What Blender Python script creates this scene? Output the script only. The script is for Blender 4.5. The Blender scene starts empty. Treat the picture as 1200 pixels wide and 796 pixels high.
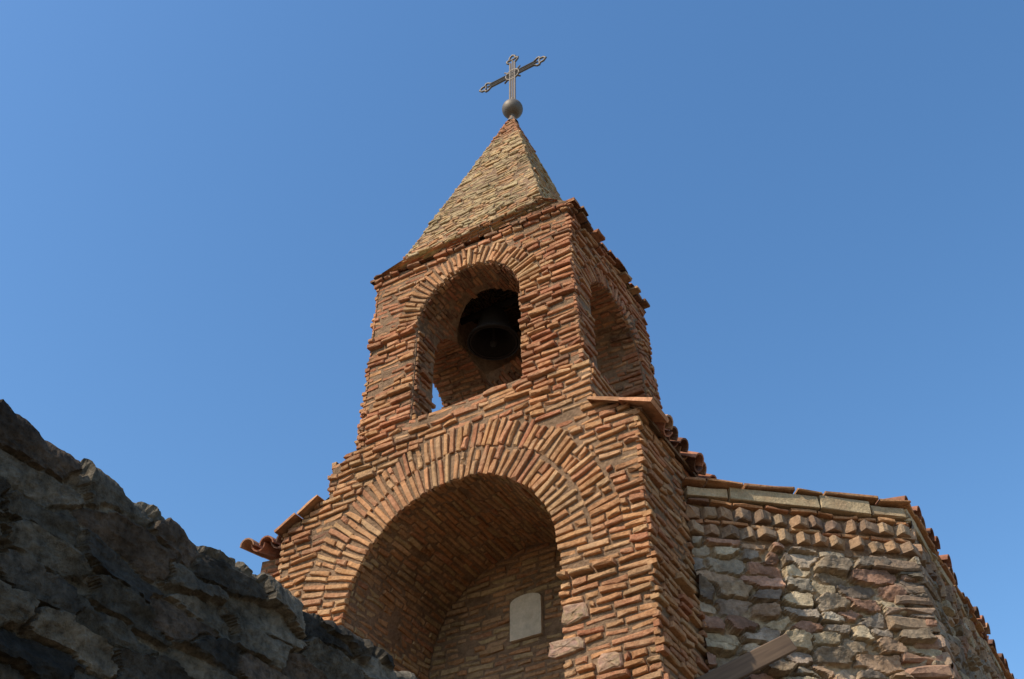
import bpy, bmesh, math, random
import numpy as np
from mathutils import Vector, Matrix, noise as mnoise
random.seed(7); rng=np.random.default_rng(11)
S=6.0; EYE=1.6
def W(x,y,z): return Vector((x*S,y*S,z*S+EYE))
scene=bpy.context.scene
scene.view_settings.view_transform='Standard'; scene.view_settings.look='None'; scene.view_settings.exposure=0
col_=scene.collection

# ---------- materials ----------
def new_mat(name):
    m=bpy.data.materials.new(name); m.use_nodes=True
    nt=m.node_tree; b=nt.nodes['Principled BSDF']; return m,nt,b
def masonry(name,base=None,fine=28.0,bump=0.6,rough=0.92,lo=0.62,hi=1.25,bdist=0.012,stain=(0.6,1.1),lichen=0.0,lcol=(0.42,0.265,0.15,1),bscale=1.6):
    m,nt,b=new_mat(name); N=nt.nodes; L=nt.links
    tc=N.new('ShaderNodeTexCoord')
    n1=N.new('ShaderNodeTexNoise'); n1.inputs['Scale'].default_value=fine; n1.inputs['Detail'].default_value=7; n1.inputs['Roughness'].default_value=0.7
    n2=N.new('ShaderNodeTexNoise'); n2.inputs['Scale'].default_value=1.7; n2.inputs['Detail'].default_value=6; n2.inputs['Roughness'].default_value=0.65
    L.new(tc.outputs['Object'],n1.inputs['Vector']); L.new(tc.outputs['Object'],n2.inputs['Vector'])
    r1=N.new('ShaderNodeMapRange'); r1.inputs['From Min'].default_value=0.3; r1.inputs['From Max'].default_value=0.7; r1.inputs['To Min'].default_value=lo; r1.inputs['To Max'].default_value=hi
    r2=N.new('ShaderNodeMapRange'); r2.inputs['From Min'].default_value=0.32; r2.inputs['From Max'].default_value=0.62; r2.inputs['To Min'].default_value=stain[0]; r2.inputs['To Max'].default_value=stain[1]
    L.new(n1.outputs['Fac'],r1.inputs['Value']); L.new(n2.outputs['Fac'],r2.inputs['Value'])
    mu=N.new('ShaderNodeMath'); mu.operation='MULTIPLY'; L.new(r1.outputs['Result'],mu.inputs[0]); L.new(r2.outputs['Result'],mu.inputs[1])
    if base is None:
        a=N.new('ShaderNodeAttribute'); a.attribute_name='Col'; src=a.outputs['Color']
    else:
        a=N.new('ShaderNodeRGB'); a.outputs[0].default_value=(*base,1); src=a.outputs[0]
    vm=N.new('ShaderNodeVectorMath'); vm.operation='SCALE'; L.new(src,vm.inputs[0]); L.new(mu.outputs[0],vm.inputs['Scale'])
    out=vm.outputs['Vector']
    if lichen>0:
        n4=N.new('ShaderNodeTexNoise'); n4.inputs['Scale'].default_value=7; n4.inputs['Detail'].default_value=8; n4.inputs['Roughness'].default_value=.75
        L.new(tc.outputs['Object'],n4.inputs['Vector'])
        r4=N.new('ShaderNodeMapRange'); r4.inputs['From Min'].default_value=0.48; r4.inputs['From Max'].default_value=0.64; r4.inputs['To Max'].default_value=lichen
        L.new(n4.outputs['Fac'],r4.inputs['Value'])
        mx=N.new('ShaderNodeMix'); mx.data_type='RGBA'; L.new(r4.outputs['Result'],mx.inputs['Factor'])
        L.new(out,mx.inputs[6]); mx.inputs[7].default_value=lcol; out=mx.outputs[2]
    L.new(out,b.inputs['Base Color'])
    b.inputs['Roughness'].default_value=rough; b.inputs['Specular IOR Level'].default_value=0.1
    n3=N.new('ShaderNodeTexNoise'); n3.inputs['Scale'].default_value=fine*bscale; n3.inputs['Detail'].default_value=8; n3.inputs['Roughness'].default_value=0.7
    L.new(tc.outputs['Object'],n3.inputs['Vector'])
    bp=N.new('ShaderNodeBump'); bp.inputs['Strength'].default_value=bump; bp.inputs['Distance'].default_value=bdist
    L.new(n3.outputs['Fac'],bp.inputs['Height']); L.new(bp.outputs['Normal'],b.inputs['Normal'])
    return m
M_brick=masonry('old_brick',lichen=0.55,bump=1.0,stain=(.62,1.08),bdist=.016)
M_mortar=masonry('lime_mortar',base=(0.30,0.185,0.11),fine=22,bump=1.0,bdist=0.035)
M_rubble=masonry('rubble_stone',fine=24,bump=0.9,bdist=0.018,lo=0.6,hi=1.3,stain=(0.7,1.1))
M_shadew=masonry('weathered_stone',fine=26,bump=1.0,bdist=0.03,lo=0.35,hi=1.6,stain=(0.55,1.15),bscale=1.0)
M_tile=masonry('terracotta_tile',fine=20,bump=0.5)
M_metal,nt,b=new_mat('weathered_iron'); b.inputs['Metallic'].default_value=0.35; b.inputs['Roughness'].default_value=0.6
nn=nt.nodes.new('ShaderNodeTexNoise'); nn.inputs['Scale'].default_value=30
cr=nt.nodes.new('ShaderNodeValToRGB'); cr.color_ramp.elements[0].color=(0.07,0.05,0.035,1); cr.color_ramp.elements[1].color=(0.22,0.18,0.14,1)
nt.links.new(nn.outputs['Fac'],cr.inputs[0]); nt.links.new(cr.outputs[0],b.inputs['Base Color'])
M_bell,nt,b=new_mat('dark_bronze'); b.inputs['Metallic'].default_value=0.1; b.inputs['Roughness'].default_value=0.85; b.inputs['Specular IOR Level'].default_value=.15
nn=nt.nodes.new('ShaderNodeTexNoise'); nn.inputs['Scale'].default_value=12
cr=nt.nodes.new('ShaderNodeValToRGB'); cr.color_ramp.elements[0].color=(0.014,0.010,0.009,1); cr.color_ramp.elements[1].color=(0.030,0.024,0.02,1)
nt.links.new(nn.outputs['Fac'],cr.inputs[0]); nt.links.new(cr.outputs[0],b.inputs['Base Color'])
M_wood,nt,b=new_mat('old_wood'); b.inputs['Roughness'].default_value=0.85
tc=nt.nodes.new('ShaderNodeTexCoord'); mp=nt.nodes.new('ShaderNodeMapping'); mp.inputs['Scale'].default_value=(2,30,30)
nn=nt.nodes.new('ShaderNodeTexNoise'); nn.inputs['Scale'].default_value=1.5; nn.inputs['Detail'].default_value=6
cr=nt.nodes.new('ShaderNodeValToRGB'); cr.color_ramp.elements[0].position=.25; cr.color_ramp.elements[0].color=(0.085,0.05,0.03,1); cr.color_ramp.elements[1].position=.75; cr.color_ramp.elements[1].color=(0.17,0.105,0.062,1)
nt.links.new(tc.outputs['Object'],mp.inputs[0]); nt.links.new(mp.outputs[0],nn.inputs['Vector']); nt.links.new(nn.outputs['Fac'],cr.inputs[0]); nt.links.new(cr.outputs[0],b.inputs['Base Color'])
M_plaque=masonry('limestone_plaque',base=(0.60,0.49,0.36),fine=18,bump=0.5,lo=.78,hi=1.12,stain=(.8,1.05))
M_ground=masonry('dry_ground',base=(0.20,0.155,0.105),fine=3,bump=0.8,bdist=0.05)

def empty(name,loc=(0,0,0)):
    e=bpy.data.objects.new(name,None); e.location=loc; col_.objects.link(e); return e
def add(name,verts,faces,mat,parent=None,cols=None,smooth=False):
    me=bpy.data.meshes.new(name); me.from_pydata([tuple(v) for v in verts],[],faces); me.update()
    if cols is not None:
        at=me.color_attributes.new('Col','FLOAT_COLOR','POINT')
        a=np.ones((len(me.vertices),4),dtype=np.float32); a[:,:3]=np.array(cols,dtype=np.float32); at.data.foreach_set('color',a.ravel())
    if smooth: me.polygons.foreach_set('use_smooth',[True]*len(me.polygons))
    ob=bpy.data.objects.new(name,me); me.materials.append(mat); col_.objects.link(ob)
    if parent: ob.parent=parent
    return ob

# ---------- brick builder ----------
R=random.uniform
class B:
    def __init__(s): s.v=[];s.f=[];s.c=[]
    def brick(s,mp,u0,u1,v0,v1,w0,w1,c,ins=0.006,j=0.004):
        """worn brick: 2 segments long so its edges wander, chamfered and chipped"""
        i=len(s.v); tilt=R(-.007,.007); g=R(-.35,.35)*.018; um=(u0+u1)/2+R(-.2,.2)*(u1-u0)
        bow=R(-.003,.003)
        L=[(u0,v0),(um,v0+bow),(u1,v0),(u1,v1),(um,v1+bow+R(-.002,.002)),(u0,v1)]
        sd=[-1,0,1,1,0,-1]; sv=[-1,-1,-1,1,1,1]
        for k,(u,v) in enumerate(L): s.v.append(mp(u,v+tilt*sd[k],w0))
        chip=random.randrange(6) if R(0,1)<.45 else -1
        E=[]
        for k,(u,v) in enumerate(L):
            q=1+2.6*(k==chip); du=R(-j,j); dv=R(-j,j); E.append((du,dv,q))
            s.v.append(mp(u+du,v+tilt*sd[k]+dv,w1-R(.4,1.5)*ins*q+g*sd[k]))
        for k,(u,v) in enumerate(L):
            du,dv,q=E[k]
            s.v.append(mp(u-ins*R(.5,2.0)*q*sd[k]+du,v+tilt*sd[k]+dv-ins*R(.5,1.4)*sv[k]*min(q,1.8),w1+g*sd[k]+R(-.003,.003)))
        s.c+=[c]*18
        for a in range(6):
            b=(a+1)%6
            s.f.append((i+a,i+b,i+6+b,i+6+a)); s.f.append((i+6+a,i+6+b,i+12+b,i+12+a))
        s.f.append((i+12,i+13,i+16,i+17)); s.f.append((i+13,i+14,i+15,i+16))
    def make(s,name,parent,mat=None): return add(name,s.v,s.f,mat or M_brick,parent,s.c)
def pmap(O,eu,ev,n):
    O=Vector(O);eu=Vector(eu);ev=Vector(ev);n=Vector(n)
    return lambda u,v,w:O+eu*u+ev*v+n*w
ORANGE=(0.52,0.255,0.118);RED=(0.43,0.175,0.088);TAN=(0.54,0.305,0.155);DARK=(0.24,0.12,0.07);PINK=(0.49,0.225,0.115);YEL=(0.52,0.34,0.17)
def pick(ws,a=.84,b=1.12):
    cs,wt=zip(*ws); c=random.choices(cs,wt)[0]; k=R(a,b); return tuple(min(.62,x*k*R(.975,1.025)) for x in c)
def palLow(u,v): return pick([(ORANGE,8),(TAN,3),(PINK,4),(RED,1.2),(DARK,.25)])
def palBel(u,v): return pick([(ORANGE,3),(TAN,.4),(PINK,4),(RED,5),(DARK,1.0)])
def palArch(u,v): return pick([(ORANGE,7),(TAN,3),(PINK,3),(RED,.5)])
def palVault(u,v): return pick([(ORANGE,5),(YEL,3.5),(TAN,3),(PINK,1)],.7,.92)  # niche shade put into the colour: brick tones scaled down to darken the recess
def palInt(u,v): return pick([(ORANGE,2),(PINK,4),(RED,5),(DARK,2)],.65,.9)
def sub(iv,a,b):
    out=[]
    for p,q in iv:
        if b<=p or a>=q: out.append((p,q));continue
        if a>p: out.append((p,a))
        if b<q: out.append((b,q))
    return out
def fill(bb,mp,v0,v1,ivf,pal,pitch=.0635,h=.038,L=.215,w=(.008,.032),skip=None,wav=.010,w0=-.02,ero=.014,miss=.022):
    n=max(1,round((v1-v0)/pitch)); pt=(v1-v0)/n; ph=R(0,6)
    for k in range(n):
        a=v0+k*pt; vm=a+pt/2; kw=R(-.004,.004)
        for (p,q) in ivf(vm):
            if q-p<.05: continue
            u=p; 
            first=True
            while u<q-.001:
                l=L*R(.5,1.25)
                if first: l*=R(.4,1); first=False
                if q-(u+l)<L*.4: l=q-u
                e=min(u+l,q)
                um=(u+e)/2
                hh=h*R(.74,1.16); dv=wav*math.sin(um*2.1+ph+a*1.3)+R(-.0045,.0045)+kw
                nz=mnoise.noise(Vector((um*1.6,vm*1.6,ph)))
                if not(skip and skip(um,vm)) and R(0,1)>miss*(1+5*max(0,-nz)):
                    gp=R(.010,.026)
                    ww=R(*w)+(0.014 if R(0,1)<.08 else 0)-(0.020 if R(0,1)<.10 else 0)+ero*nz*1.6
                    bb.brick(mp,u+gp/2,e-gp/2,vm-hh/2+dv,vm+hh/2+dv,w0,max(.003,ww),pal(um,vm))
                u=e
def ring(bb,mp,cu,cv,r0,r1,pal,a0=0,a1=math.pi,pitch=.066,w=(.012,.036)):
    n=int((a1-a0)*(r0*.6+r1*.4)/pitch)
    for i in range(n):
        a=a0+(i+.5)*(a1-a0)/n+R(-.006,.006)
        ca,sa=math.cos(a),math.sin(a)
        m2=lambda u,v,w_,ca=ca,sa=sa: mp(cu+u*ca-v*sa,cv+u*sa+v*ca,w_)
        t=(a1-a0)/n*(r0*.6+r1*.4)*.5*R(.50,.68)
        if R(0,1)<.3:
            md=r0+(r1-r0)*R(.4,.6)
            bb.brick(m2,r0+R(-.01,.008),md-.008,-t,t,-.02,R(*w),pal(0,0)); bb.brick(m2,md+.008,r1+R(-.03,.02),-t,t,-.02,R(*w),pal(0,0))
        else: bb.brick(m2,r0+R(-.01,.01),r1+R(-.035,.02),-t,t,-.02,R(*w),pal(0,0))

# ---------- core solids ----------
def prism(name,prof,axis,a0,a1):
    v=[]
    for t in (a0,a1):
        for (p,q) in prof:
            v.append(W(p,t,q) if axis=='y' else W(t,p,q))
    n=len(prof); f=[tuple(range(n)),tuple(range(2*n-1,n-1,-1))]
    for i in range(n): j=(i+1)%n; f.append((i,i+n,j+n,j))
    me=bpy.data.meshes.new(name); me.from_pydata([tuple(x) for x in v],[],f)
    bm=bmesh.new(); bm.from_mesh(me); bmesh.ops.recalc_face_normals(bm,faces=bm.faces); bm.to_mesh(me); bm.free()
    ob=bpy.data.objects.new(name,me); col_.objects.link(ob); return ob
def archprof(c,zs,r,zb,n=28):
    return [(c-r,zb),(c+r,zb)]+[(c+r*math.cos(math.pi*i/n),zs+r*math.sin(math.pi*i/n)) for i in range(n+1)]
def cut(ob,cutters):
    for c in cutters:
        m=ob.modifiers.new('b','BOOLEAN'); m.operation='DIFFERENCE'; m.solver='EXACT'; m.object=c
        dg=bpy.context.evaluated_depsgraph_get(); me=bpy.data.meshes.new_from_object(ob.evaluated_get(dg))
        ob.modifiers.clear(); ob.data=me
        bpy.data.objects.remove(c)

tower=empty('brick_bell_tower',W(-.69,1.14,-EYE/S))
def par(ob,p):
    ob.parent=p; ob.matrix_parent_inverse=Matrix.Translation(p.location).inverted(); return ob
# belfry leans in toward the top: the whole storey tapers and its cornice sags to one side
def taper(p):
    x,y,z=p[0]/S,p[1]/S,(p[2]-EYE)/S
    t=max(0,min(1.05,(z-.97)/.36)); s_=(x+.868)/.38
    x+= (1-s_)*.007*(1-t) + s_*(-.016*t)
    y+= .008*t*max(0,(1.14-y)/.14)-.006*t*max(0,(y-1.14)/.14)
    z-= .020*t*s_
    return (x*S,y*S,z*S+EYE)
def taper_ob(ob):
    for v in ob.data.vertices: v.co=taper(v.co)
    return ob
CX=-.693; XR=-.417
G=-EYE/S
low=prism('lower_wall_core',[(-.98,G),(XR,G),(XR,.862),(-.478,.903),(-.478,.968),(-.885,.968),(-.885,.955),(-.907,.955),(-.907,.90),(-.98,.862)],'y',1.0,1.30)
cut(low,[prism('c',archprof(CX,.69,.163,G+.15),'y',.98,1.2)])
low.data.materials.clear(); low.data.materials.append(M_mortar); par(low,tower)
BX0,BX1=-.868,-.488; BC=-.678; BY0,BY1=1.0,1.28; BYC=1.14
SHX,SHY,SHR=-.690,1.150,.090
bel=prism('belfry_wall_core',[(BX0,.966),(BX1,.966),(BX1,1.33),(BX0,1.33)],'y',BY0,BY1)
cyl=bpy.data.meshes.new('s'); bm=bmesh.new()
bmesh.ops.create_cone(bm,cap_ends=True,segments=32,radius1=SHR*S,radius2=SHR*S,depth=.25*S); bmesh.ops.translate(bm,verts=bm.verts,vec=W(SHX,SHY,1.31)); bm.to_mesh(cyl); bm.free()
cylo=bpy.data.objects.new('s',cyl); col_.objects.link(cylo)
cut(bel,[prism('c',archprof(BC,1.178,.097,.985),'y',.95,1.35),prism('c',archprof(BYC,1.15,.09,.985),'x',-.95,-.40),cylo])
bel.data.materials.clear(); bel.data.materials.append(M_mortar); par(taper_ob(bel),tower)

# ---------- lower front bricks ----------
bb=B()
mF=pmap(W(0,1,0),(1,0,0),(0,0,1),(0,-1,0))
def lerp(a,b,t): return a+(b-a)*max(0,min(1,t))
stones=[(-.515,.604,.036,.026),(-.528,.566,.048,.021),(-.475,.535,.034,.022)]
def ivL(v):
    z=v/S
    l=-.984 if z<.862 else (lerp(-.98,-.911,(z-.862)/.038) if z<.9 else (-.911 if z<.955 else -.888))
    r=XR+.003 if z<.862 else (lerp(XR,-.474,(z-.862)/.041) if z<.903 else -.475)
    iv=[(l*S,r*S)]
    if z<.69: iv=sub(iv,(CX-.16)*S,(CX+.16)*S)
    elif z<.69+.247:
        d=math.sqrt(.247**2-(z-.69)**2); iv=sub(iv,(CX-d)*S,(CX+d)*S)
    for (sx,sz,sw,sh) in stones:
        if abs(z-sz)<sh*.5: iv=sub(iv,(sx-sw/2)*S,(sx+sw/2)*S)
    return iv
fill(bb,mF,.30*S,.646*S,ivL,palLow,w=(.018,.042))
fill(bb,mF,.646*S,.658*S,ivL,palLow,w=(.05,.075))
fill(bb,mF,.658*S,.968*S,ivL,palLow)
ring(bb,mF,CX*S,.69*S,.16*S,.203*S,palArch)
ring(bb,mF,CX*S,.69*S,.206*S,.247*S,palArch)
mR=pmap(W(XR,0,0),(0,1,0),(0,0,1),(1,0,0)); mLf=pmap(W(-.98,0,0),(0,1,0),(0,0,1),(-1,0,0))
for m_ in (mR,mLf):
    iv=lambda v:[(.996*S,1.30*S)]
    fill(bb,m_,.30*S,.646*S,iv,palLow,w=(.02,.05)); fill(bb,m_,.646*S,.658*S,iv,palLow,w=(.045,.07)); fill(bb,m_,.658*S,.858*S,iv,palLow)
for x_,n_ in ((-.478,1),(-.907,-1)):
    fill(bb,pmap(W(x_,0,0),(0,1,0),(0,0,1),(n_,0,0)),.905*S,.966*S,lambda v:[(1*S,1.3*S)],palLow)
par(bb.make('lower_brickwork',None),tower)

# niche
bb=B()
mV=lambda u,v,w: W(CX,0,.69)+Vector((math.cos(v/(.163*S))*(.163*S-w),u,math.sin(v/(.163*S))*(.163*S-w)))
fill(bb,mV,0,math.pi*.163*S,lambda v:[(1.0*S,1.2*S)],palVault,w=(.003,.011),wav=.003,pitch=.054,h=.039,ero=.005)
for x_,n_ in ((CX-.163,1),(CX+.163,-1)):
    fill(bb,pmap(W(x_,0,0),(0,1,0),(0,0,1),(n_,0,0)),.3*S,.69*S,lambda v:[(1.0*S,1.2*S)],palVault,w=(.004,.014),ero=.004,pitch=.058)
def ivN(v):
    z=v/S; d=.162 if z<.69 else math.sqrt(max(0,.162**2-(z-.69)**2)); iv=[((CX-d)*S,(CX+d)*S)]
    if .705<z<.778: iv=sub(iv,(CX-.027)*S,(CX+.027)*S)
    return iv
fill(bb,pmap(W(0,1.2,0),(1,0,0),(0,0,1),(0,-1,0)),.3*S,.852*S,ivN,palVault,w=(.004,.014),ero=.004,pitch=.058)
par(bb.make('niche_brickwork',None),tower)

def lump(bld,mp,u,v,su,sv,sw,c,n=10):
    i=len(bld.v); sd=R(0,100)
    ringn=14; rows=6
    for a in range(rows+1):
        ph=a/rows*math.pi/2
        for b in range(ringn):
            th=b/ringn*2*math.pi
            x=math.copysign(abs(math.cos(th))**.5,math.cos(th)); y=math.copysign(abs(math.sin(th))**.5,math.sin(th))
            rr=math.cos(ph)**.35 if a<rows else 0.0
            k=1+.10*math.sin(3*th+sd)+.08*math.sin(5*th+sd*2)
            bld.v.append(mp(u+su*x*rr*k,v+sv*y*rr*k,sw*math.sin(ph)**.6+R(-.004,.004))); bld.c.append(tuple(q*R(.9,1.08) for q in c))
    for a in range(rows):
        for b in range(ringn):
            b2=(b+1)%ringn; bld.f.append((i+a*ringn+b,i+a*ringn+b2,i+(a+1)*ringn+b2,i+(a+1)*ringn+b))
sb=B()
for (sx,sz,sw,sh) in stones:
    lump(sb,mF,sx*S,sz*S,sw*S*.47,sh*S*.47,.034,random.choice([(.38,.24,.15),(.35,.235,.15),(.34,.215,.14)]))
par(sb.make('pier_stones',None,M_rubble),tower)

# ---------- belfry bricks ----------
bb=B()
def face_iv(a,b,c,r,zs,ro):
    def f(v):
        z=v/S; iv=[(a*S-.02,b*S+.02)]
        if z<.985: return iv
        if z<zs: return sub(iv,(c-r)*S,(c+r)*S)
        if z<zs+ro:
            d=math.sqrt(ro**2-(z-zs)**2); return sub(iv,(c-d)*S,(c+d)*S)
        return iv
    return f
f1=face_iv(BX0,BX1,BC,.097,1.178,.138)
mB=pmap(W(0,BY1,0),(1,0,0),(0,0,1),(0,1,0)); mBR=pmap(W(BX1,0,0),(0,1,0),(0,0,1),(1,0,0)); mBL=pmap(W(BX0,0,0),(0,1,0),(0,0,1),(-1,0,0))
for m_ in (mF,mB):
    fill(bb,m_,.968*S,1.165*S,f1,palBel,pitch=.060,h=.038,w=(.008,.046),ero=.030,miss=.035)
    fill(bb,m_,1.165*S,1.190*S,f1,palBel,pitch=.060,h=.041,w=(.035,.065),ero=.02)
    fill(bb,m_,1.190*S,1.312*S,f1,palBel,pitch=.060,h=.038,w=(.004,.034),ero=.02,miss=.03)
    ring(bb,m_,BC*S,1.178*S,.097*S,.138*S,palArch,pitch=.058,w=(.018,.046))
f2=face_iv(BY0,BY1,BYC,.09,1.15,.122)
for m_ in (mBR,mBL):
    fill(bb,m_,.968*S,1.312*S,f2,palBel,pitch=.060,h=.039,w=(.006,.042),ero=.025,miss=.03)
    ring(bb,m_,BYC*S,1.15*S,.09*S,.122*S,palBel,pitch=.058)
for m_,a,b in ((mF,BX0,BX1),(mB,BX0,BX1),(mBR,BY0,BY1),(mBL,BY0,BY1)):
    rag=(m_ is mBR or m_ is mBL)
    fill(bb,m_,1.312*S,1.322*S,lambda v:[(a*S-.03,b*S+.03)],palBel,w=(.02,.045),L=.2)
    fill(bb,m_,1.323*S,1.332*S,lambda v:[(a*S-.03,b*S+.03)],lambda u,v:pick([(RED,3),(DARK,3),(TAN,1)]),w=(.04,.065) if not rag else (.03,.13),L=.15,h=.036,wav=.012,miss=.06)
par(taper_ob(bb.make('belfry_brickwork',None)),tower)
bb=B()
def inopen(P):
    x,y,z=P.x/S,P.y/S,(P.z-EYE)/S
    if (x-SHX)**2+(y-SHY)**2<(SHR+.006)**2 and z>1.18: return True
    if z>=1.15:
        return (y-BYC)**2+(z-1.15)**2<.092**2
    return abs(y-BYC)<.092
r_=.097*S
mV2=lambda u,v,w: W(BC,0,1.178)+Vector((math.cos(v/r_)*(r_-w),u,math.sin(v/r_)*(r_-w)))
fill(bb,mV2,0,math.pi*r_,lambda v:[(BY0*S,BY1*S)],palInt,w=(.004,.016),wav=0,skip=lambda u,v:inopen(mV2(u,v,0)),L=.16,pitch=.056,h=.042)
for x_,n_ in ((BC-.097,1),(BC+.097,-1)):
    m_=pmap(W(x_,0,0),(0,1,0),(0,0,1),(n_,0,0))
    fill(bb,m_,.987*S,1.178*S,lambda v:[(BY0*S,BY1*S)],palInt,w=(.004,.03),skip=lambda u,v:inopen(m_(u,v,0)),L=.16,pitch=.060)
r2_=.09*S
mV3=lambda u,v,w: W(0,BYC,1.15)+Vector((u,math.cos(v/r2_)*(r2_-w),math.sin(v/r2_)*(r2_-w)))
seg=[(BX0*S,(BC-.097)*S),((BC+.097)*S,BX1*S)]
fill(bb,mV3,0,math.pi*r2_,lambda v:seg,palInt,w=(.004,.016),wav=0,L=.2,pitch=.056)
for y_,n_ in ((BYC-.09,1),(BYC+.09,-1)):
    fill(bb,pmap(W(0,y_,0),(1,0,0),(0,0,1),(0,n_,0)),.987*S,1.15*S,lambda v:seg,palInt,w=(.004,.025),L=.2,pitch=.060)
par(taper_ob(bb.make('belfry_interior_brickwork',None)),tower)

# ---------- spire ----------
SC=(-.68,1.138); hb=.137; zb=1.345; za=1.828
e=.006
rect=[(BX0-e,BY0-e),(BX1+e,BY0-e),(BX1+e,BY1+e),(BX0-e,BY1+e)]
sq=[(SC[0]-hb,SC[1]-hb),(SC[0]+hb,SC[1]-hb),(SC[0]+hb,SC[1]+hb),(SC[0]-hb,SC[1]+hb)]
RV=[Vector(taper(W(x,y,1.333))) for x,y in rect]; SQ=[W(x,y,zb) for x,y in sq]
v=RV+SQ+[W(*SC,za)]
f=[]
for i in range(4):
    j=(i+1)%4; f+=[(i,j,4+j,4+i),(4+i,4+j,8)]
par(add('spire_core',v,f,M_mortar),tower)
bb=B(); b2=B()
ap=W(*SC,za)
SPA=(.47,.345,.19)
def palSp(Ls):
    def p(u,v):
        t=v/Ls
        if t>.78+R(-.04,.04): return pick([(RED,4),(PINK,4),(ORANGE,1)])
        if t<.06 and R(0,1)<.5: return pick([(PINK,1),(ORANGE,1)])
        return pick([(YEL,4),(TAN,3),(SPA,8),(ORANGE,.4),((.42,.30,.17),1.5)],.88,1.08)
    return p
for i in range(4):
    j=(i+1)%4
    A=SQ[i]; C=SQ[j]; Mi=(A+C)/2; eu=(C-A).normalized(); Ls=(ap-Mi).length; ev=(ap-Mi).normalized(); n=eu.cross(ev)
    hw=(C-A).length/2
    fill(bb,pmap(Mi,eu,ev,n),-.03,Ls*.985,lambda v:[(-hw*(1-v/Ls)-.010,hw*(1-v/Ls)+.010)],palSp(Ls),pitch=.052,h=.037,L=.15,w=(.003,.013),wav=.004,ero=.008)
    # flared skirt course between cornice and spire
    A0,C0=RV[i],RV[j]; Lm=(C0-A0).length; Hm=((A+C)/2-(A0+C0)/2).length
    if Hm>.04:
        nn_=(C0-A0).cross(A-A0).normalized()
        if nn_.z<0: nn_=-nn_
        mq=lambda u,v,w,A0=A0,C0=C0,A=A,C=C,Lm=Lm,Hm=Hm,nn_=nn_: A0.lerp(C0,u/Lm).lerp(A.lerp(C,u/Lm),v/Hm)+nn_*w
        fill(bb,mq,0,Hm,lambda v:[(0,Lm)],lambda u,v:pick([(TAN,3),(SPA,3),(PINK,2),(RED,1)],.8,1.05),pitch=.055,h=.043,L=.15,w=(.006,.024),wav=.002)
    A=W(*rect[i],1.333); C=W(*rect[j],1.333); eu=(C-A).normalized(); n=Vector((eu.y,-eu.x,0)); nseg=int((C-A).length/.13)
    for k in range(nseg):
        u0=k*(C-A).length/nseg; u1=(k+1)*(C-A).length/nseg
        if R(0,1)<.15: continue
        o=R(-.03,.03) if i%2==0 else R(-.03,.10)
        mm=pmap(A,eu,n,Vector((0,0,1)))
        b2.brick(mm,u0+.004,u1-.004,-.16,o,-.01+R(-.01,.01),.014+R(0,.016),pick([(RED,3),(DARK,3),(TAN,1)]))
par(bb.make('spire_brickwork',None),tower)
par(taper_ob(b2.make('cornice_slabs',None)),tower)

# ---------- tubes / lathe ----------
def tube(vs,fs,path,r,n=8,closed=False):
    P=[Vector(p) for p in path]; m=len(P); i0=len(vs); up=Vector((0.13,1,0.07)).normalized()
    for k in range(m):
        if closed: t=P[(k+1)%m]-P[k-1]
        else: t=P[min(k+1,m-1)]-P[max(k-1,0)]
        t.normalize(); a=t.cross(up); 
        if a.length<.1: a=t.cross(Vector((1,0,0)))
        a.normalize(); b_=t.cross(a)
        for j in range(n):
            th=2*math.pi*j/n; vs.append(P[k]+(a*math.cos(th)+b_*math.sin(th))*r)
    for k in range(m if closed else m-1):
        k2=(k+1)%m
        for j in range(n):
            j2=(j+1)%n; fs.append((i0+k*n+j,i0+k*n+j2,i0+k2*n+j2,i0+k2*n+j))
    if not closed: fs.append(tuple(i0+j for j in range(n))); fs.append(tuple(i0+(m-1)*n+j for j in range(n)))
def lathe(vs,fs,c,prof,n=32):
    i0=len(vs)
    for (r,z) in prof:
        for j in range(n):
            th=2*math.pi*j/n; vs.append(Vector(c)+Vector((r*math.cos(th),r*math.sin(th),z)))
    for k in range(len(prof)-1):
        for j in range(n):
            j2=(j+1)%n; fs.append((i0+k*n+j,i0+k*n+j2,i0+(k+1)*n+j2,i0+(k+1)*n+j))
cr_=empty('iron_cross',W(*SC,1.81))
vs=[];fs=[]
c0=W(*SC,1.80)
rb=.0215*S; zc=(1.845-1.80)*S
prof=[(.075,-.02),(.05,.05),(.028,.10),(.026,zc-rb)]+[(max(.005,rb*math.sin(t)),zc-rb*math.cos(t)) for t in [i*math.pi/14 for i in range(1,14)]]+[(.02,zc+rb),(.018,zc+rb+.1)]
lathe(vs,fs,c0,prof,28)
par(add('ball_finial',vs,fs,M_metal,smooth=True),cr_)
vs=[];fs=[]
CC=W(*SC,1.968); g=.033; rt=.0145
def q(x,z): return (CC.x+x,CC.y,CC.z+z)
bot=-(1.968-1.862)*S; top=.052*S; arm=.062*S
for s_ in (-1,1):
    tube(vs,fs,[q(s_*g,bot),q(s_*g,top-.05)],rt)
    tube(vs,fs,[q(-arm+.05,s_*g),q(arm-.05,s_*g)],rt)
tube(vs,fs,[q(0,bot-.03),q(0,top)],rt*.8); tube(vs,fs,[q(-arm,0),q(arm,0)],rt*.8)
tube(vs,fs,[q(-g,bot),q(g,bot)],rt)
def star(cx,cz,dx,dz):
    px,pz=-dz,dx
    pts=[(-.06,-g),(-.01,-g-.045),(.02,-g-.05),(.035,-g-.01),(.08,-.04),(.115,0),(.08,.04),(.035,g+.01),(.02,g+.05),(-.01,g+.045),(-.06,g)]
    tube(vs,fs,[q(cx+dx*a+px*b,cz+dz*a+pz*b) for a,b in pts],rt)
    tube(vs,fs,[q(cx+dx*.02+px*b,cz+dz*.02+pz*b) for b in (-g-.02,0,g+.02)],rt*.8)
star(0,top,0,1); star(arm,0,1,0); star(-arm,0,-1,0)
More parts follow.
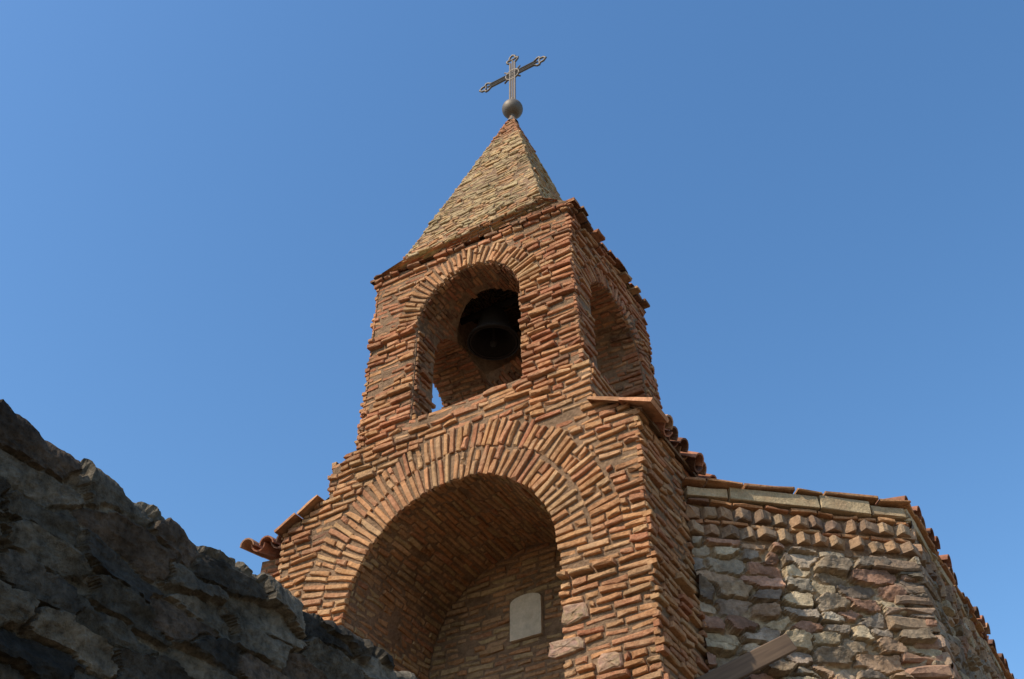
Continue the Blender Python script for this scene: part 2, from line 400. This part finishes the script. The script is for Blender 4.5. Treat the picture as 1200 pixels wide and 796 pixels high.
tube(vs,fs,[q(.095*math.cos(t),.095*math.sin(t)) for t in [i*2*math.pi/24 for i in range(24)]],rt*.9,closed=True)
for t in (math.pi/4,3*math.pi/4,5*math.pi/4,7*math.pi/4):
    tube(vs,fs,[q(.02*math.cos(t),.02*math.sin(t)),q(.16*math.cos(t),.16*math.sin(t))],rt*.8)
par(add('openwork_cross',vs,fs,M_metal,smooth=True),cr_)
be=empty('church_bell',W(-.712,1.13,1.29)); vs=[];fs=[]
rm=.044*S
c0=W(-.712,1.13,1.212)
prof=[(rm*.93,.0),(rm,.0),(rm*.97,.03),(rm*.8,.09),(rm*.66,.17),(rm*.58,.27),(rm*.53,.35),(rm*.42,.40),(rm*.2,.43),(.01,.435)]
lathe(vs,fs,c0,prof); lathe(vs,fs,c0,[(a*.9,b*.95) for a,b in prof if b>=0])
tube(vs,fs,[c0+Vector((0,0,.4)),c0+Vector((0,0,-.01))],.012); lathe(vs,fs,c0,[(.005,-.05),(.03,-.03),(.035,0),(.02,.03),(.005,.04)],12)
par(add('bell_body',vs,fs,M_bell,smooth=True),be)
vs=[];fs=[]; tube(vs,fs,[c0+Vector((-.5,0.02,.50)),c0+Vector((.75,0.02,.50))],.035,8); tube(vs,fs,[c0+Vector((0,0,.42)),c0+Vector((0,0,.52))],.03,8)
par(add('hanger_beam',vs,fs,M_bell),be)

# plaque
vs=[];fs=[]
pp=[(-.025,.708),(.025,.708)]+[(.025*math.cos(t),.764+.010*math.sin(t)) for t in [i*math.pi/10 for i in range(11)]]
n=len(pp)
for yy in (1.2-.006,1.2+.001):
    for a,b_ in pp: vs.append(W(CX+a,yy,b_))
fs=[tuple(range(n))]+[(i,i+n,(i+1)%n+n,(i+1)%n) for i in range(n)]
ob=add('carved_stone_plaque',vs,fs,M_plaque)

# ---------- tiles ----------
def tile(bld,A,Bp,up,ra,rb_,c,n=7,th=.014):
    ax=(Bp-A).normalized(); sd=ax.cross(up).normalized(); u2=sd.cross(ax).normalized(); i=len(bld.v)
    for (P,r) in ((A,ra),(Bp,rb_)):
        for rr in (r,r-th):
            for k in range(n+1):
                t=math.pi*k/n; bld.v.append(P+sd*math.cos(t)*rr+u2*math.sin(t)*rr); bld.c.append(c)
    m=n+1
    for k in range(n):
        bld.f+=[(i+k,i+k+1,i+2*m+k+1,i+2*m+k),(i+m+k,i+3*m+k,i+3*m+k+1,i+m+k+1),(i+k,i+m+k,i+m+k+1,i+k+1),(i+2*m+k,i+2*m+k+1,i+3*m+k+1,i+3*m+k)]
    for k in (0,n): bld.f.append((i+k,i+2*m+k,i+3*m+k,i+m+k))
def palT(): return pick([((.34,.15,.09),4),((.26,.12,.075),3),((.38,.21,.13),2),((.18,.10,.07),2)])
def tilerow(bld,P0,P1,down,n,rows,L=.36,sp=.17):
    d=(P1-P0); cnt=max(1,int(d.length/sp)); up=Vector((0,0,1)); dn=down.normalized()
    for rr in range(rows):
        for k in range(cnt):
            Q=P0+d*((k+.5)/cnt)-dn*(rr*L*.82)
            j=R(-.04,.04)
            tile(bld,Q-dn*L+Vector((0,0,.01)),Q+dn*j+Vector((0,0,R(.0,.03))),up,.065,.078,palT())
            Q2=P0+d*((k+1)/cnt)-dn*(rr*L*.82)
            tile(bld,Q2-dn*L+Vector((0,0,.05)),Q2+dn*(j-.03)+Vector((0,0,.04)),-up,.065,.075,palT())
tb=B()
dnR=Vector((.072,0,-.043)); dnL=Vector((-.072,0,-.040))
tilerow(tb,W(-.395,1.03,.855),W(-.395,1.30,.855),dnR,0,2)
tilerow(tb,W(-.995,1.03,.862),W(-.995,1.30,.862),dnL,0,2)
for (a,za_,b_,zb_,k_) in ((-.476,.892,-.388,.851,1),(-.915,.897,-.988,.857,.7)):
    A=W(a,.992,za_); C=W(b_,.992,zb_); eu=(C-A).normalized(); L_=(C-A).length; upv=Vector((0,-1,0)).cross(eu); 
    if upv.z<0: upv=-upv
    for k in range(2):
        tb.brick(pmap(A,eu,(0,1,0),upv),L_*k/2+.004,L_*(k+1)/2-.004,-.05-.01*k,.24,-.012,.022*k_,pick([((.50,.25,.13),1)]),ins=.005)
par(tb.make('shoulder_roof_tiles',None,M_tile),tower)
v=[W(-.478,1,.903),W(-.409,1,.860),W(-.409,1.3,.860),W(-.478,1.3,.903)]
v2=[W(-.907,1,.90),W(-.988,1,.858),W(-.988,1.3,.858),W(-.907,1.3,.90)]
par(add('shoulder_roof_bedding',v+[p+Vector((0,0,-.03)) for p in v]+v2+[p+Vector((0,0,-.03)) for p in v2],[(0,1,2,3),(4,5,6,7),(0,1,5,4),(1,2,6,5),(8,9,10,11),(12,13,14,15),(8,9,13,12),(9,10,14,13)],M_mortar),tower)

# ---------- rubble surfaces ----------
tab=rng.random((256,256))
def vn(x,y,s=0):
    x=x+s*17.3; y=y+s*9.1
    xi=np.floor(x).astype(int); yi=np.floor(y).astype(int); fx=x-xi; fy=y-yi; fx=fx*fx*(3-2*fx); fy=fy*fy*(3-2*fy)
    g=lambda a,b:tab[a%256,b%256]
    return (g(xi,yi)*(1-fx)+g(xi+1,yi)*fx)*(1-fy)+(g(xi,yi+1)*(1-fx)+g(xi+1,yi+1)*fx)*fy-.5
def fbm(x,y,s=0,o=5):
    r=0;a=1
    for k in range(o): r=r+a*vn(x*2**k,y*2**k,s+k); a*=.5
    return r
def ridge(x,y,s=0,o=5):
    r=0;a=1
    for k in range(o): r=r+a*(.5-np.abs(vn(x*2**k,y*2**k,s+k))*2); a*=.58
    return r
def ss(a,b,x): t=np.clip((x-a)/(b-a),0,1); return t*t*(3-2*t)
def rubble(name,posf,U,V,ru,rv,cw,ch,hgt,pal,mortar,mat,warp=.25,edge=(.05,.28),seed=0,rough=.5,tilt=1.0,rdg=0,pw=2.6,mortar_patch=0):
    u=np.linspace(0,U,int(U/ru)+1); v=np.linspace(0,V,int(V/rv)+1); uu,vv=np.meshgrid(u,v); sh=uu.shape; x=uu.ravel(); y=vv.ravel()
    wx=x/cw+warp*fbm(x/cw*1.3,y/ch*1.3,seed,4); wy=y/ch+warp*fbm(x/cw*1.3+40,y/ch*1.3,seed+5,4)
    r=np.random.default_rng(seed+3); seeds=[]
    for j in range(-1,int(V/ch)+3):
        p=-1+r.random()
        while p<U/cw+1:
            wd=r.uniform(.5,1.8); seeds.append((p+wd/2,j+.5+r.uniform(-.32,.32))); p+=wd
    sd=np.array(seeds); n=len(sd)
    F1=np.full(x.shape,1e9);F2=np.full(x.shape,1e9);I=np.zeros(x.shape,int)
    for k in range(n):
        dx=wx-sd[k,0]; dy=wy-sd[k,1]; m=np.abs(dx)<2.6
        d=np.full(x.shape,1e8); d[m]=(np.abs(dx[m])**pw*.8+np.abs(dy[m])**pw)**(1/pw)
        c=d<F1; F2=np.where(c,F1,np.minimum(F2,d)); I=np.where(c,k,I); F1=np.where(c,d,F1)
    mask=ss(edge[0],edge[1],(F2-F1)+.12*fbm(x*9,y*9,seed+9,3))
    if mortar_patch: mask=mask*(1-ss(.1,.35,fbm(x*1.5,y*1.5,seed+70,5))*mortar_patch)
    hc=r.uniform(.25,1.15,n)[I]; tx=r.uniform(-1,1,n)[I]; ty=r.uniform(-1,1,n)[I]
    h=hgt*mask*(hc+tilt*.45*(tx*(wx-sd[I,0])+ty*(wy-sd[I,1])))+hgt*rough*(.45*fbm(x*5,y*5,seed+20,6)+.25*fbm(x*22,y*22,seed+30,4))
    if rdg: h=h+rdg*(ridge(x*3.5,y*7.5,seed+40,6)-.2)
    pal=np.array(pal); pc=pal[r.integers(0,len(pal),n)]*r.uniform(.7,1.25,(n,1)); c=pc[I]
    c=c*(1+.6*fbm(x*7,y*7,seed+50,5))[:,None]
    mo=np.array(mortar)[None,:]*(1+.5*fbm(x*6,y*6,seed+60,5))[:,None]
    c=mo*(1-mask[:,None])+c*mask[:,None]
    P=posf(x,y,h)
    ny,nx=sh; idx=np.arange(nx*ny).reshape(ny,nx)
    fc=np.stack([idx[:-1,:-1],idx[:-1,1:],idx[1:,1:],idx[1:,:-1]],-1).reshape(-1,4)
    me=bpy.data.meshes.new(name); me.vertices.add(len(P)); me.vertices.foreach_set('co',P.astype(np.float32).ravel())
    me.loops.add(fc.size); me.loops.foreach_set('vertex_index',fc.ravel().astype(np.int32)); me.polygons.add(len(fc)); me.polygons.foreach_set('loop_start',np.arange(0,fc.size,4,dtype=np.int32)); me.update(calc_edges=True); me.validate()
    at=me.color_attributes.new('Col','FLOAT_COLOR','POINT'); a=np.ones((len(P),4),dtype=np.float32); a[:,:3]=np.clip(c,.01,.7); at.data.foreach_set('color',a.ravel())
    me.materials.append(mat); me.polygons.foreach_set('use_smooth',[False]*len(fc)); ob=bpy.data.objects.new(name,me); col_.objects.link(ob); return ob
def planepos(O,eu,ev,n):
    O=np.array(O);eu=np.array(eu);ev=np.array(ev);n=np.array(n)
    return lambda x,y,h:O[None]+x[:,None]*eu+y[:,None]*ev+h[:,None]*n
ch=empty('stone_chapel',W(-.69,1.6,G))
e1=Vector((.7585,.6517,0)); n1=Vector((.6517,-.7585,0)); P0=W(-.417,1.131,0); Lc=.297*S; zt=.822
Pc=P0+e1*Lc; cx_,cy_=Pc.x/S,Pc.y/S
palR=[(.33,.245,.165),(.30,.225,.155),(.40,.26,.165),(.26,.205,.155),(.44,.34,.22),(.24,.18,.135),(.34,.19,.125),(.32,.26,.19)]
zlow=.40
par(rubble('facet_wall',planepos((P0.x,P0.y,zlow*S+EYE),e1,(0,0,1),n1),Lc+.02,(.738-zlow)*S,.0105,.0105,.22,.11,.085,palR,(.40,.295,.19),M_rubble,seed=4,edge=(.03,.18),rough=.5,warp=.4,mortar_patch=.7),ch)
par(rubble('side_wall',planepos((Pc.x,Pc.y,zlow*S+EYE),(0,1,0),(0,0,1),(1,0,0)),4.0,(.81-zlow)*S,.02,.02,.20,.10,.08,palR,(.38,.28,.18),M_rubble,seed=9),ch)
mxx=-1.386-cx_
oct_=[(-.430,1.136),(cx_-.006,cy_+.004),(cx_-.006,2.02),(mxx+.006,2.02),(mxx+.006,cy_+.004),(-.96,1.140),(-.95,1.25),(-.44,1.25)]
n=8
v=[W(a,b_,G) for a,b_ in oct_]+[W(a,b_,zt-.004) for a,b_ in oct_]
f=[tuple(range(n,2*n))]+[(i,(i+1)%n,(i+1)%n+n,i+n) for i in range(n)]
co=add('wall_core',v,f,M_mortar); par(co,ch)
cb=B()
def palC(u,v): return pick([((.56,.42,.25),4),((.50,.36,.22),2)],.88,1.08)
palCo=[((.42,.26,.155),4),((.44,.29,.18),3),((.34,.235,.16),3),((.27,.18,.125),1.5)]
def pl2(mz,L_): 
    fill(cb,mz,.799*S,.818*S,lambda v:[(0,L_)],palC,pitch=.12,h=.105,L=.62,w=(.075,.095),wav=.003,miss=0)
    fill(cb,mz,.7635*S,.769*S,lambda v:[(0,L_)],palLow,pitch=.04,h=.026,w=(.02,.04),wav=.003)
    fill(cb,mz,.791*S,.798*S,lambda v:[(0,L_)],palLow,pitch=.04,h=.026,w=(.04,.07),wav=.003)
    for z0,z1 in ((.7435,.7630),(.7695,.7905)):
        u=.03
        while u<L_-.02:
            a=math.radians(-30+R(-12,12)); ca,sa=math.cos(a),math.sin(a); u00=u; jz=R(-.01,.01); rz=R(-.15,.15)
            m2=lambda p,q_,w,u00=u00,ca=ca,sa=sa,jz=jz,rz=rz: mz(u00+p*ca-w*sa,q_+jz+p*rz,p*sa+w*ca)
            l=R(.045,.068)
            cb.brick(m2,-l,l,z0*S+R(.012,.022),z1*S-R(.014,.03),-.06,.085+R(-.02,.015),pick(palCo),ins=.012,j=.008)
            u+=.145*R(.88,1.15)
    fill(cb,mz,.8185*S,.8245*S,lambda v:[(-.02,L_+.05)],lambda u,v:pick([(ORANGE,3),(PINK,2)]),pitch=.04,h=.026,L=.4,w=(.10,.125),wav=.004,w0=-.15,miss=0)
mz1=pmap(P0,e1,(0,0,1),n1); mz2=pmap(W(cx_,cy_,0),(0,1,0),(0,0,1),(1,0,0))
for nm,(o,eu,nv,L_) in {'cornice_bed':(P0,e1,n1,Lc),'cornice_bed_side':(W(cx_,cy_,0),Vector((0,1,0)),Vector((1,0,0)),4.0)}.items():
    m_=pmap(o,eu,(0,0,1),nv); vv=[]
    for w_ in (-.1,.012):
        for (uu_,z_) in ((0,.736*S),(L_,.736*S),(L_,.8175*S),(0,.8175*S)): vv.append(m_(uu_,z_,w_))
    par(add(nm,vv,[(4,5,6,7),(0,1,5,4),(3,2,6,7),(0,4,7,3),(1,5,6,2)],M_mortar),ch)
pl2(mz1,Lc+.03); pl2(mz2,4.0)
z=zlow
while z<.735:
    hh=R(.010,.024)
    for m_,l0,l1 in ((mz1,Lc-R(.14,.42),Lc+.035),(mz2,-.03,R(.2,.45))):
        cb.brick(m_,l0,l1,z*S+.012,(z+hh)*S-.012,-.05,R(.045,.085),pick([((.34,.20,.135),3),((.33,.235,.165),4)]),ins=.018,j=.014)
    z+=hh
par(cb.make('cornice_brickwork',None),ch)
tb=B()
tilerow(tb,Vector((cx_*S+.11,cy_*S-.02,.823*S+EYE)),Vector((cx_*S+.11,2.0*S,.823*S+EYE)),Vector((1,0,-.25)),0,3)
tilerow(tb,P0+Vector((0,0,.838*S))-n1*.75,P0+e1*Lc+Vector((0,0,.838*S))-n1*.75,n1*1+Vector((0,0,-.2)),0,2)
par(tb.make('eave_tiles',None,M_tile),ch)
oc6=[(-.43,1.136),(cx_,cy_),(cx_,2.02),(mxx,2.02),(mxx,cy_),(-.962,1.135)]
zr=.8252
rv=[W(a,b_,zr) for a,b_ in oc6]+[W(-.69,1.45,.93),W(-.69,2.0,.93),W(-.44,1.25,zr+.03),W(-.95,1.25,zr+.03)]
par(add('roof',rv,[(0,1,6,8),(1,2,7,6),(2,3,7),(3,4,6,7),(4,5,9,6),(9,8,6)],M_tile,cols=[(.3,.14,.09)]*10),ch)

sbd=empty('side_building',W(-1.1,1.1,G))
v=[];pr=[(-1.095,1.075),(-.985,1.095),(-.985,1.132),(-1.095,1.132)]
for z in (G,.888): v+=[W(a,b_,z) for a,b_ in pr]
par(add('walls',v,[(4,5,6,7)]+[(i,(i+1)%4,(i+1)%4+4,i+4) for i in range(4)],M_mortar),sbd)
tb=B(); tilerow(tb,W(-1.112,1.036,.893),W(-.985,1.060,.893),Vector((.15,-1,-.3)),0,2)
bbm=B()
fill(bbm,pmap(W(-1.095,1.075,0),Vector((.12,.02,0)).normalized(),(0,0,1),Vector((.02,-.12,0)).normalized()),.6*S,.886*S,lambda v:[(0,.65)],palBel)
par(tb.make('roof_tiles',None,M_tile),sbd); par(bbm.make('brickwork',None),sbd)

# ---------- foreground rubble wall ----------
WX=-.50*S; zb0=.12; H0=.388*S
def wallpos(x,y,h):
    top=H0-zb0*S+.03*fbm(x*1.1,x*0+3,77,4)+.05*fbm(x*5,x*0+9,78,4)+.012*(x-2.5)
    rr=.03; fl=top-rr; arc=rr*math.pi/2
    px=np.where(y<fl,0,np.where(y<fl+arc,-(rr-rr*np.cos((y-fl)/rr)),-rr-(y-fl-arc)))
    pz=np.where(y<fl,y,np.where(y<fl+arc,fl+rr*np.sin(np.clip((y-fl)/rr,0,math.pi/2)),top))
    th=np.clip((y-fl)/rr,0,math.pi/2)
    nx_=np.cos(th); nz=np.sin(th)
    return np.stack([WX+px+h*nx_, .05*S+x, EYE+zb0*S+pz+h*nz],-1)
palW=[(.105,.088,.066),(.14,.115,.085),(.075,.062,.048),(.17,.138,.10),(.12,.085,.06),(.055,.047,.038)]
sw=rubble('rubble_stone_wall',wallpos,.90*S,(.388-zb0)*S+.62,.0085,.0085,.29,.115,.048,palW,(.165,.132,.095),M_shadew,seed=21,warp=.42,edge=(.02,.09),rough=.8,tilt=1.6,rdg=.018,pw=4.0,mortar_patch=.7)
v=[];
for z in (G,.370):
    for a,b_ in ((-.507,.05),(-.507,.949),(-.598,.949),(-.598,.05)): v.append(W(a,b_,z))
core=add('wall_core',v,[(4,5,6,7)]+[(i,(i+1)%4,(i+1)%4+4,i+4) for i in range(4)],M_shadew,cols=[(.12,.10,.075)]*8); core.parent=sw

def plank(name,A,C,w,t,parent=None):
    ax=(C-A).normalized(); sd=ax.cross(Vector(n1)).normalized(); nn_=sd.cross(ax)
    me=bpy.data.meshes.new(name); bm=bmesh.new(); bmesh.ops.create_cube(bm,size=1); bmesh.ops.scale(bm,vec=((C-A).length,w,t),verts=bm.verts); bmesh.ops.bevel(bm,geom=bm.edges[:],offset=.006,segments=1,affect='EDGES'); bm.to_mesh(me); bm.free()
    me.materials.append(M_wood); ob=bpy.data.objects.new(name,me); col_.objects.link(ob)
    M=Matrix((ax,sd,nn_)).transposed().to_4x4(); M.translation=(A+C)/2; ob.matrix_world=M; return ob
plank('wooden_plank',W(-.425,1.080,.518),W(-.320,1.158,.588),.13,.04)

vs=[(-3000,-3000,0),(3000,-3000,0),(3000,3000,0),(-3000,3000,0)]
add('ground',vs,[(0,1,2,3)],M_ground)

# ---------- light ----------
el=math.radians(46); dx,dy=.38,.925; k=math.hypot(dx,dy); dx/=k;dy/=k
d=Vector((dx*math.cos(el),dy*math.cos(el),-math.sin(el)))
sun=bpy.data.lights.new('sun','SUN'); sun.energy=5.0; sun.angle=math.radians(.53); sun.color=(1,.91,.74)
so=bpy.data.objects.new('sun',sun); so.rotation_euler=d.to_track_quat('-Z','Y').to_euler(); so.location=(0,-10,30); col_.objects.link(so)
w=bpy.data.worlds.new('World'); scene.world=w; w.use_nodes=True; nt=w.node_tree
bg=nt.nodes['Background']; sky=nt.nodes.new('ShaderNodeTexSky'); sky.sky_type='NISHITA'; sky.sun_disc=False
sky.sun_elevation=el; sky.sun_rotation=math.radians(202.3); sky.altitude=500; sky.air_density=1.3; sky.dust_density=1.0; sky.ozone_density=2.2
hs=nt.nodes.new('ShaderNodeHueSaturation'); hs.inputs['Saturation'].default_value=1.22; hs.inputs['Value'].default_value=1.42
nt.links.new(sky.outputs[0],hs.inputs['Color']); nt.links.new(hs.outputs[0],bg.inputs[0]); bg.inputs[1].default_value=.142

# ---------- camera ----------
th=math.radians(42.4); yaw=math.radians(30.9)
H=Vector((-math.sin(yaw),math.cos(yaw),0)); F=H*math.cos(th)+Vector((0,0,math.sin(th))); U_=-H*math.sin(th)+Vector((0,0,math.cos(th))); Rr=F.cross(U_)
cam=bpy.data.cameras.new('camera'); cam.sensor_width=36; cam.lens=38.4; cam.clip_end=8000; cam.clip_start=.05
cobj=bpy.data.objects.new('camera',cam); col_.objects.link(cobj)
M=Matrix((Rr,U_,-F)).transposed().to_4x4(); M.translation=Vector((0,0,EYE)); cobj.matrix_world=M
scene.camera=cobj
